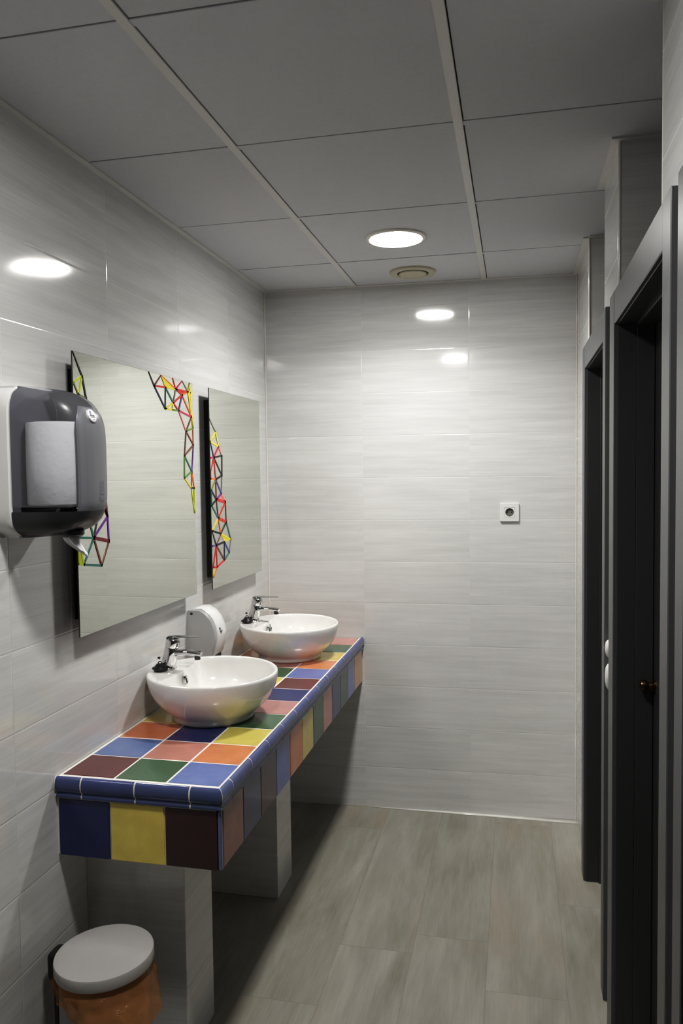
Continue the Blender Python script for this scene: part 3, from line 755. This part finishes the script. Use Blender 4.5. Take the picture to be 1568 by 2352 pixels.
S2=[((2.813, 1.836), (2.871, 1.792), (0.223, 0.223, 0.188), 0.0075), ((2.871, 1.792), (2.813, 1.752), (0.761, 0.617, 0.045), 0.0075), ((2.871, 1.792), (2.901, 1.734), (0.761, 0.617, 0.045), 0.0075), ((2.813, 1.752), (2.901, 1.734), (0.761, 0.617, 0.045), 0.0075), ((2.901, 1.734), (2.848, 1.691), (0.552, 0.025, 0.089), 0.0075), ((2.901, 1.734), (2.935, 1.699), (0.672, 0.223, 0.188), 0.0075), ((2.813, 1.752), (2.848, 1.691), (0.016, 0.023, 0.076), 0.0075), ((2.848, 1.691), (2.935, 1.699), (0.019, 0.025, 0.016), 0.0075), ((2.848, 1.691), (2.814, 1.688), (0.552, 0.025, 0.089), 0.0075), ((2.848, 1.691), (2.811, 1.634), (0.578, 0.034, 0.025), 0.0075), ((2.848, 1.691), (2.865, 1.606), (0.578, 0.034, 0.025), 0.0075), ((2.848, 1.691), (2.931, 1.62), (0.019, 0.025, 0.016), 0.0075), ((2.935, 1.699), (2.931, 1.62), (0.019, 0.025, 0.016), 0.0075), ((2.931, 1.62), (2.865, 1.606), (0.009, 0.008, 0.008), 0.0075), ((2.865, 1.606), (2.814, 1.608), (0.73, 0.162, 0.023), 0.0075), ((2.865, 1.606), (2.817, 1.564), (0.188, 0.188, 0.032), 0.0075), ((2.865, 1.606), (2.92, 1.548), (0.065, 0.08, 0.305), 0.0075), ((2.865, 1.606), (2.866, 1.526), (0.156, 0.051, 0.025), 0.0075), ((2.931, 1.62), (2.92, 1.548), (0.223, 0.223, 0.188), 0.0075), ((2.817, 1.564), (2.866, 1.526), (0.019, 0.025, 0.016), 0.0075), ((2.92, 1.548), (2.866, 1.526), (0.156, 0.037, 0.262), 0.0075), ((2.866, 1.526), (2.963, 1.513), (0.578, 0.034, 0.025), 0.012), ((2.963, 1.513), (2.883, 1.452), (0.578, 0.034, 0.025), 0.0075), ((2.92, 1.548), (2.963, 1.513), (0.672, 0.223, 0.188), 0.0075), ((2.963, 1.513), (2.968, 1.432), (0.156, 0.051, 0.025), 0.0075), ((2.866, 1.526), (2.818, 1.505), (0.019, 0.025, 0.016), 0.0075), ((2.818, 1.505), (2.883, 1.452), (0.034, 0.156, 0.127), 0.0075), ((2.866, 1.526), (2.883, 1.452), (0.156, 0.051, 0.025), 0.0075), ((2.883, 1.452), (2.968, 1.432), (0.578, 0.034, 0.025), 0.012), ((2.883, 1.452), (2.813, 1.407), (0.761, 0.617, 0.045), 0.0075), ((2.883, 1.452), (2.906, 1.389), (0.73, 0.162, 0.023), 0.0075), ((2.968, 1.432), (2.906, 1.389), (0.019, 0.025, 0.016), 0.0075), ((2.968, 1.432), (3.016, 1.356), (0.034, 0.156, 0.127), 0.0075), ((2.813, 1.407), (2.906, 1.389), (0.009, 0.008, 0.008), 0.0075), ((2.906, 1.389), (3.016, 1.356), (0.761, 0.617, 0.045), 0.0075), ((2.906, 1.389), (2.856, 1.347), (0.156, 0.051, 0.025), 0.0075), ((2.813, 1.407), (2.856, 1.347), (0.016, 0.023, 0.076), 0.0075), ((2.856, 1.347), (2.819, 1.347), (0.156, 0.037, 0.262), 0.0075), ((2.856, 1.347), (2.944, 1.353), (0.009, 0.008, 0.008), 0.0075), ((2.944, 1.353), (2.94, 1.28), (0.016, 0.023, 0.076), 0.0075), ((2.944, 1.353), (2.997, 1.306), (0.065, 0.08, 0.305), 0.0075), ((3.016, 1.356), (2.997, 1.306), (0.223, 0.223, 0.188), 0.0075), ((2.997, 1.306), (2.94, 1.28), (0.034, 0.156, 0.127), 0.0075), ((2.856, 1.347), (2.94, 1.28), (0.156, 0.051, 0.025), 0.0075), ((2.856, 1.347), (2.861, 1.262), (0.578, 0.034, 0.025), 0.0075), ((2.856, 1.347), (2.819, 1.264), (0.578, 0.034, 0.025), 0.0075), ((2.861, 1.262), (2.819, 1.264), (0.578, 0.034, 0.025), 0.0075), ((2.94, 1.28), (2.861, 1.262), (0.578, 0.034, 0.025), 0.0075), ((2.861, 1.262), (2.821, 1.226), (0.73, 0.162, 0.023), 0.0075), ((2.819, 1.264), (2.821, 1.226), (0.761, 0.617, 0.045), 0.0075), ((2.811, 1.634), (2.814, 1.608), (0.578, 0.034, 0.025), 0.0075), ((2.817, 1.564), (2.818, 1.505), (0.034, 0.156, 0.127), 0.0075)]
F2=[([(2.906, 1.389), (3.016, 1.356), (2.944, 1.353)], (0.761, 0.617, 0.045)), ([(2.866, 1.526), (2.963, 1.513), (2.92, 1.548)], (0.672, 0.223, 0.188))]
mirror('frameless wall mirror with coloured triangle lines on both sides, behind the near basin', 1.872, 2.660, 1.187, 1.956, S1, F1, 0)
mirror('frameless wall mirror with coloured line pattern on its near edge only, behind the far basin', 2.813, 3.410, 1.179, 1.957, S2, F2, 0)


# ------------------------------------------------------------------ lamps and vent
lm = thing('ceiling_lamp', 'round recessed ceiling lamp, lit, near the end wall', 'ceiling lamp', (.747, 2.945, H), group='round recessed ceiling lamps')
bm = new()
lathe(bm, [(.099, H-.0045), (.102, H-.006), (.112, H-.004), (.116, H-.0003), (.116, H+.006)], (.747, 2.945, 0), 64)
obj('lamp_rim', bm, 'bead', lm, smooth=True, auto=50)
bm = new(); lathe(bm, [(.0, H-.0040), (.0995, H-.0040)], (.747, 2.945, 0), 64)
obj('diffuser', bm, 'lamp', lm)
la = bpy.data.lights.new('downlight', 'AREA'); la.shape = 'DISK'; la.size = .19; la.energy = 11.5; la.spread = math.radians(142)
la.color = (1, .985, .95)
lo = bpy.data.objects.new('downlight', la); COL.objects.link(lo); lo.parent = lm; lo.location = (0, 0, -.0075)
l2 = copy_tree(lm); l2.location = (.740, 1.25, H)
for c_ in l2.children:
    if c_.type == 'LIGHT': c_.data = la.copy(); c_.data.energy = 7.5; l2['label'] = 'round recessed ceiling lamp overhead, nearer the camera than the other'
vt = thing('ceiling_vent', 'round cream air extraction valve in the ceiling by the end wall', 'vent', (.745, 3.455, H))
bm = new(); lathe(bm, [(.066, H+.004), (.070, H-.006), (.082, H-.009), (.098, H-.005), (.101, H-.0003), (.101, H+.004)], (.745, 3.455, 0), 56)
obj('vent_ring', bm, 'cream', vt, smooth=True, auto=50)
bm = new(); lathe(bm, [(0, H-.0065), (.072, H-.0065)], (.745, 3.455, 0), 40)
for v in bm.verts: v.co.z = H-.0012
obj('vent_throat', bm, 'darkhole', vt)
bm = new(); lathe(bm, [(0, H-.013), (.050, H-.013), (.059, H-.010), (.061, H-.006), (.058, H-.002)], (.745, 3.455, 0), 40)
obj('vent_disc', bm, 'cream', vt, smooth=True, auto=40)

# ------------------------------------------------------------------ socket
ang = math.atan(SK)
SX, SZ = 1.157, 1.434
sk = thing('wall_socket', 'white square wall socket on the end wall', 'socket', (SX, D0+SK*SX, SZ), ang)
def T(b):
    bmesh.ops.transform(b, matrix=sk.matrix_basis, verts=b.verts); return b
bm = new()
hs = .0435
fr = []
def rr(h, r, y, m=6):
    pts = []
    for cx, cz, a0 in ((h-r, h-r, 0), (-h+r, h-r, PI/2), (-h+r, -h+r, PI), (h-r, -h+r, 1.5*PI)):
        for k in range(m+1):
            a = a0+PI/2*k/m; pts.append((cx+r*math.cos(a), y, cz+r*math.sin(a)))
    return pts
loft(bm, [rr(hs, .006, -.0005), rr(hs, .006, -.007), rr(hs-.002, .005, -.010), rr(.0235, .003, -.0105), rr(.0235, .003, -.0085)], True)
obj('cover_frame', T(bm), 'white_plastic', sk, smooth=True, auto=35)
bm = new()
def sq(h, y, K=48):
    out = []
    for k in range(K):
        a = 2*PI*(k+.5)/K; c, q = math.cos(a), math.sin(a); mm = max(abs(c), abs(q)); out.append((h*c/mm, y, h*q/mm))
    return out
def ci(r_, y, K=48): return [(r_*math.cos(2*PI*(k+.5)/K), y, r_*math.sin(2*PI*(k+.5)/K)) for k in range(K)]
loft(bm, [sq(.0228, -.006), sq(.0228, -.0095), ci(.0192, -.0095)], True)
ins = obj('socket_insert', T(bm), 'white_plastic', sk, smooth=True, auto=30)
bm = new()
for s in (-1, 1):
    lathe(bm, [(.0030, -.0018), (0, -.0018)], (s*.0095, 0, 0), 14, axis='Y')
    box(bm, -.0022, .0022, -.0065, -.0008, s*.0185-.002, s*.0185+.002)
o = obj('contacts', T(bm), 'darkhole', sk)
bm = new()
loft(bm, [ci(.0192, -.0095), ci(.0185, -.0012)], True, False, True)
obj('socket_recess', T(bm), 'recess', sk, smooth=True, auto=30)

# ------------------------------------------------------------------ pedal bin
BX, BY_ = .170, 1.722; BR = .1135
bn = thing('pedal_bin', 'pale grey round pedal bin with orange liner beside the tiled support', 'waste bin', (BX, BY_, 0))
bm = new()
lathe(bm, [(0, .004), (.104, .004), (.108, .010), (.1075, .05), (.1075, .388), (.1055, .392), (.1045, .388), (.1045, .02)], (BX, BY_, 0), 64)
obj('body', bm, 'bin_body', bn, smooth=True, auto=45)
bm = new()
lathe(bm, [(.1035, -.004), (.1135, -.004), (.1150, .0), (.1150, .020), (.1138, .0235), (.111, .0245), (.06, .0262), (0, .0266)], (0, 0, 0), 72)
bmesh.ops.transform(bm, matrix=Matrix.Translation((BX+.004, BY_, .402)) @ Matrix.Scale(1.06, 4) @ Matrix.Rotation(math.radians(-1.5), 4, 'Y'), verts=bm.verts)
obj('lid', bm, 'bin', bn, smooth=True, auto=38)
bm = new(); lathe(bm, [(.114, .0), (.1145, .012), (.111, .014)], (BX, BY_, 0), 48)
obj('base_ring', bm, 'rubber', bn, smooth=True)
bm = new()
hx, hy = BX-.116, BY_-.045+.045
box(bm, BX-.146, BX-.100, BY_-.028, BY_+.028, .345, .418, .014, 4)
box(bm, BX-.128, BX-.100, BY_-.026, BY_+.026, .200, .36, .006, 2)
obj('hinge', bm, 'rubber', bn, smooth=True, auto=40)
bm = new()
box(bm, BX+.095, BX+.150, BY_-.03, BY_+.02, .012, .022, .004, 2)
obj('pedal', bm, 'rubber', bn)
# liner
lg = thing('bin_liner', 'orange translucent plastic bag folded over the rim of the pedal bin', 'bin liner', (BX, BY_, .39))
bm = new()
rs = []
K = 120
for k, (t) in enumerate([0, .04, .1, .2, .32, .45, .6, .75, .9, 1]):
    row = []
    for j in range(K):
        a = 2*PI*j/K
        # drop longer on the camera-right side
        right = max(0, math.cos(a+math.radians(30)))
        drop = .034+.062*right**1.5+.010*math.sin(3*a+1)+.006*math.sin(11*a)
        nn = mnoise.noise(Vector((math.cos(a)*3.2, math.sin(a)*3.2, t*2.0)))
        n2 = mnoise.noise(Vector((math.cos(a)*9, math.sin(a)*9, t*3.0)))
        flare = .0075+t*(.004+.044*right**2)+.010*nn*min(1, t*2.5)+.005*n2*min(1, t*3)
        r = .1095+max(.0008, flare)*min(1, t*3+.12)
        row.append((BX+r*math.cos(a), BY_+r*math.sin(a), .3945-drop*t+(.004*n2 if t > .7 else 0)))
    rs.append(row)
inner_r = [(BX+.103*math.cos(2*PI*j/K), BY_+.103*math.sin(2*PI*j/K), .34) for j in range(K)]
inner_t = [(BX+.1035*math.cos(2*PI*j/K), BY_+.1035*math.sin(2*PI*j/K), .3945) for j in range(K)]
loft(bm, [inner_r, inner_t]+rs, True)
obj('folded_bag', bm, 'bag', lg, smooth=True)

# ------------------------------------------------------------------ world, camera, render look
w = bpy.data.worlds.new('room_world'); scn.world = w; w.use_nodes = True
w.node_tree.nodes['Background'].inputs[0].default_value = (.8, .85, .9, 1)
w.node_tree.nodes['Background'].inputs[1].default_value = .02
cam = bpy.data.cameras.new('camera'); co = bpy.data.objects.new('camera', cam); COL.objects.link(co)
yaw, pitch, roll, fpx = .22103, .048304, -.012788, 1785.76
f = Vector((-math.sin(yaw)*math.cos(pitch), math.cos(yaw)*math.cos(pitch), -math.sin(pitch)))
r = Vector((math.cos(yaw), math.sin(yaw), 0)); u = r.cross(f)
r2 = r*math.cos(roll)+u*math.sin(roll); u2 = u*math.cos(roll)-r*math.sin(roll)
mt = Matrix((( r2.x, u2.x, -f.x, 1.18646), (r2.y, u2.y, -f.y, 0), (r2.z, u2.z, -f.z, 1.61855), (0, 0, 0, 1)))
co.matrix_world = mt
cam.sensor_fit = 'HORIZONTAL'; cam.sensor_width = 36; cam.lens = fpx/1568*36
cam.clip_start = .02
scn.camera = co
scn.view_settings.view_transform = 'Standard'
scn.view_settings.look = 'None'
scn.view_settings.exposure = 0
scn.view_settings.use_curve_mapping = True
cm = scn.view_settings.curve_mapping
cv = cm.curves[3]
pts_ = [(0, 0), (.035, .020), (.08, .056), (.16, .145), (.35, .37), (.65, .71), (1, 1)]
cv.points[0].location = pts_[0]; cv.points[1].location = pts_[-1]
for p_ in pts_[1:-1]: cv.points.new(*p_)
cm.update()
scn.cycles.max_bounces = 8; scn.cycles.diffuse_bounces = 5; scn.cycles.glossy_bounces = 4
scn.cycles.use_adaptive_sampling = True; scn.cycles.adaptive_threshold = .03
scn.cycles.transparent_max_bounces = 12
scn.cycles.sample_clamp_indirect = 40
scn.cycles.blur_glossy = .1
scn.cycles.use_denoising = True
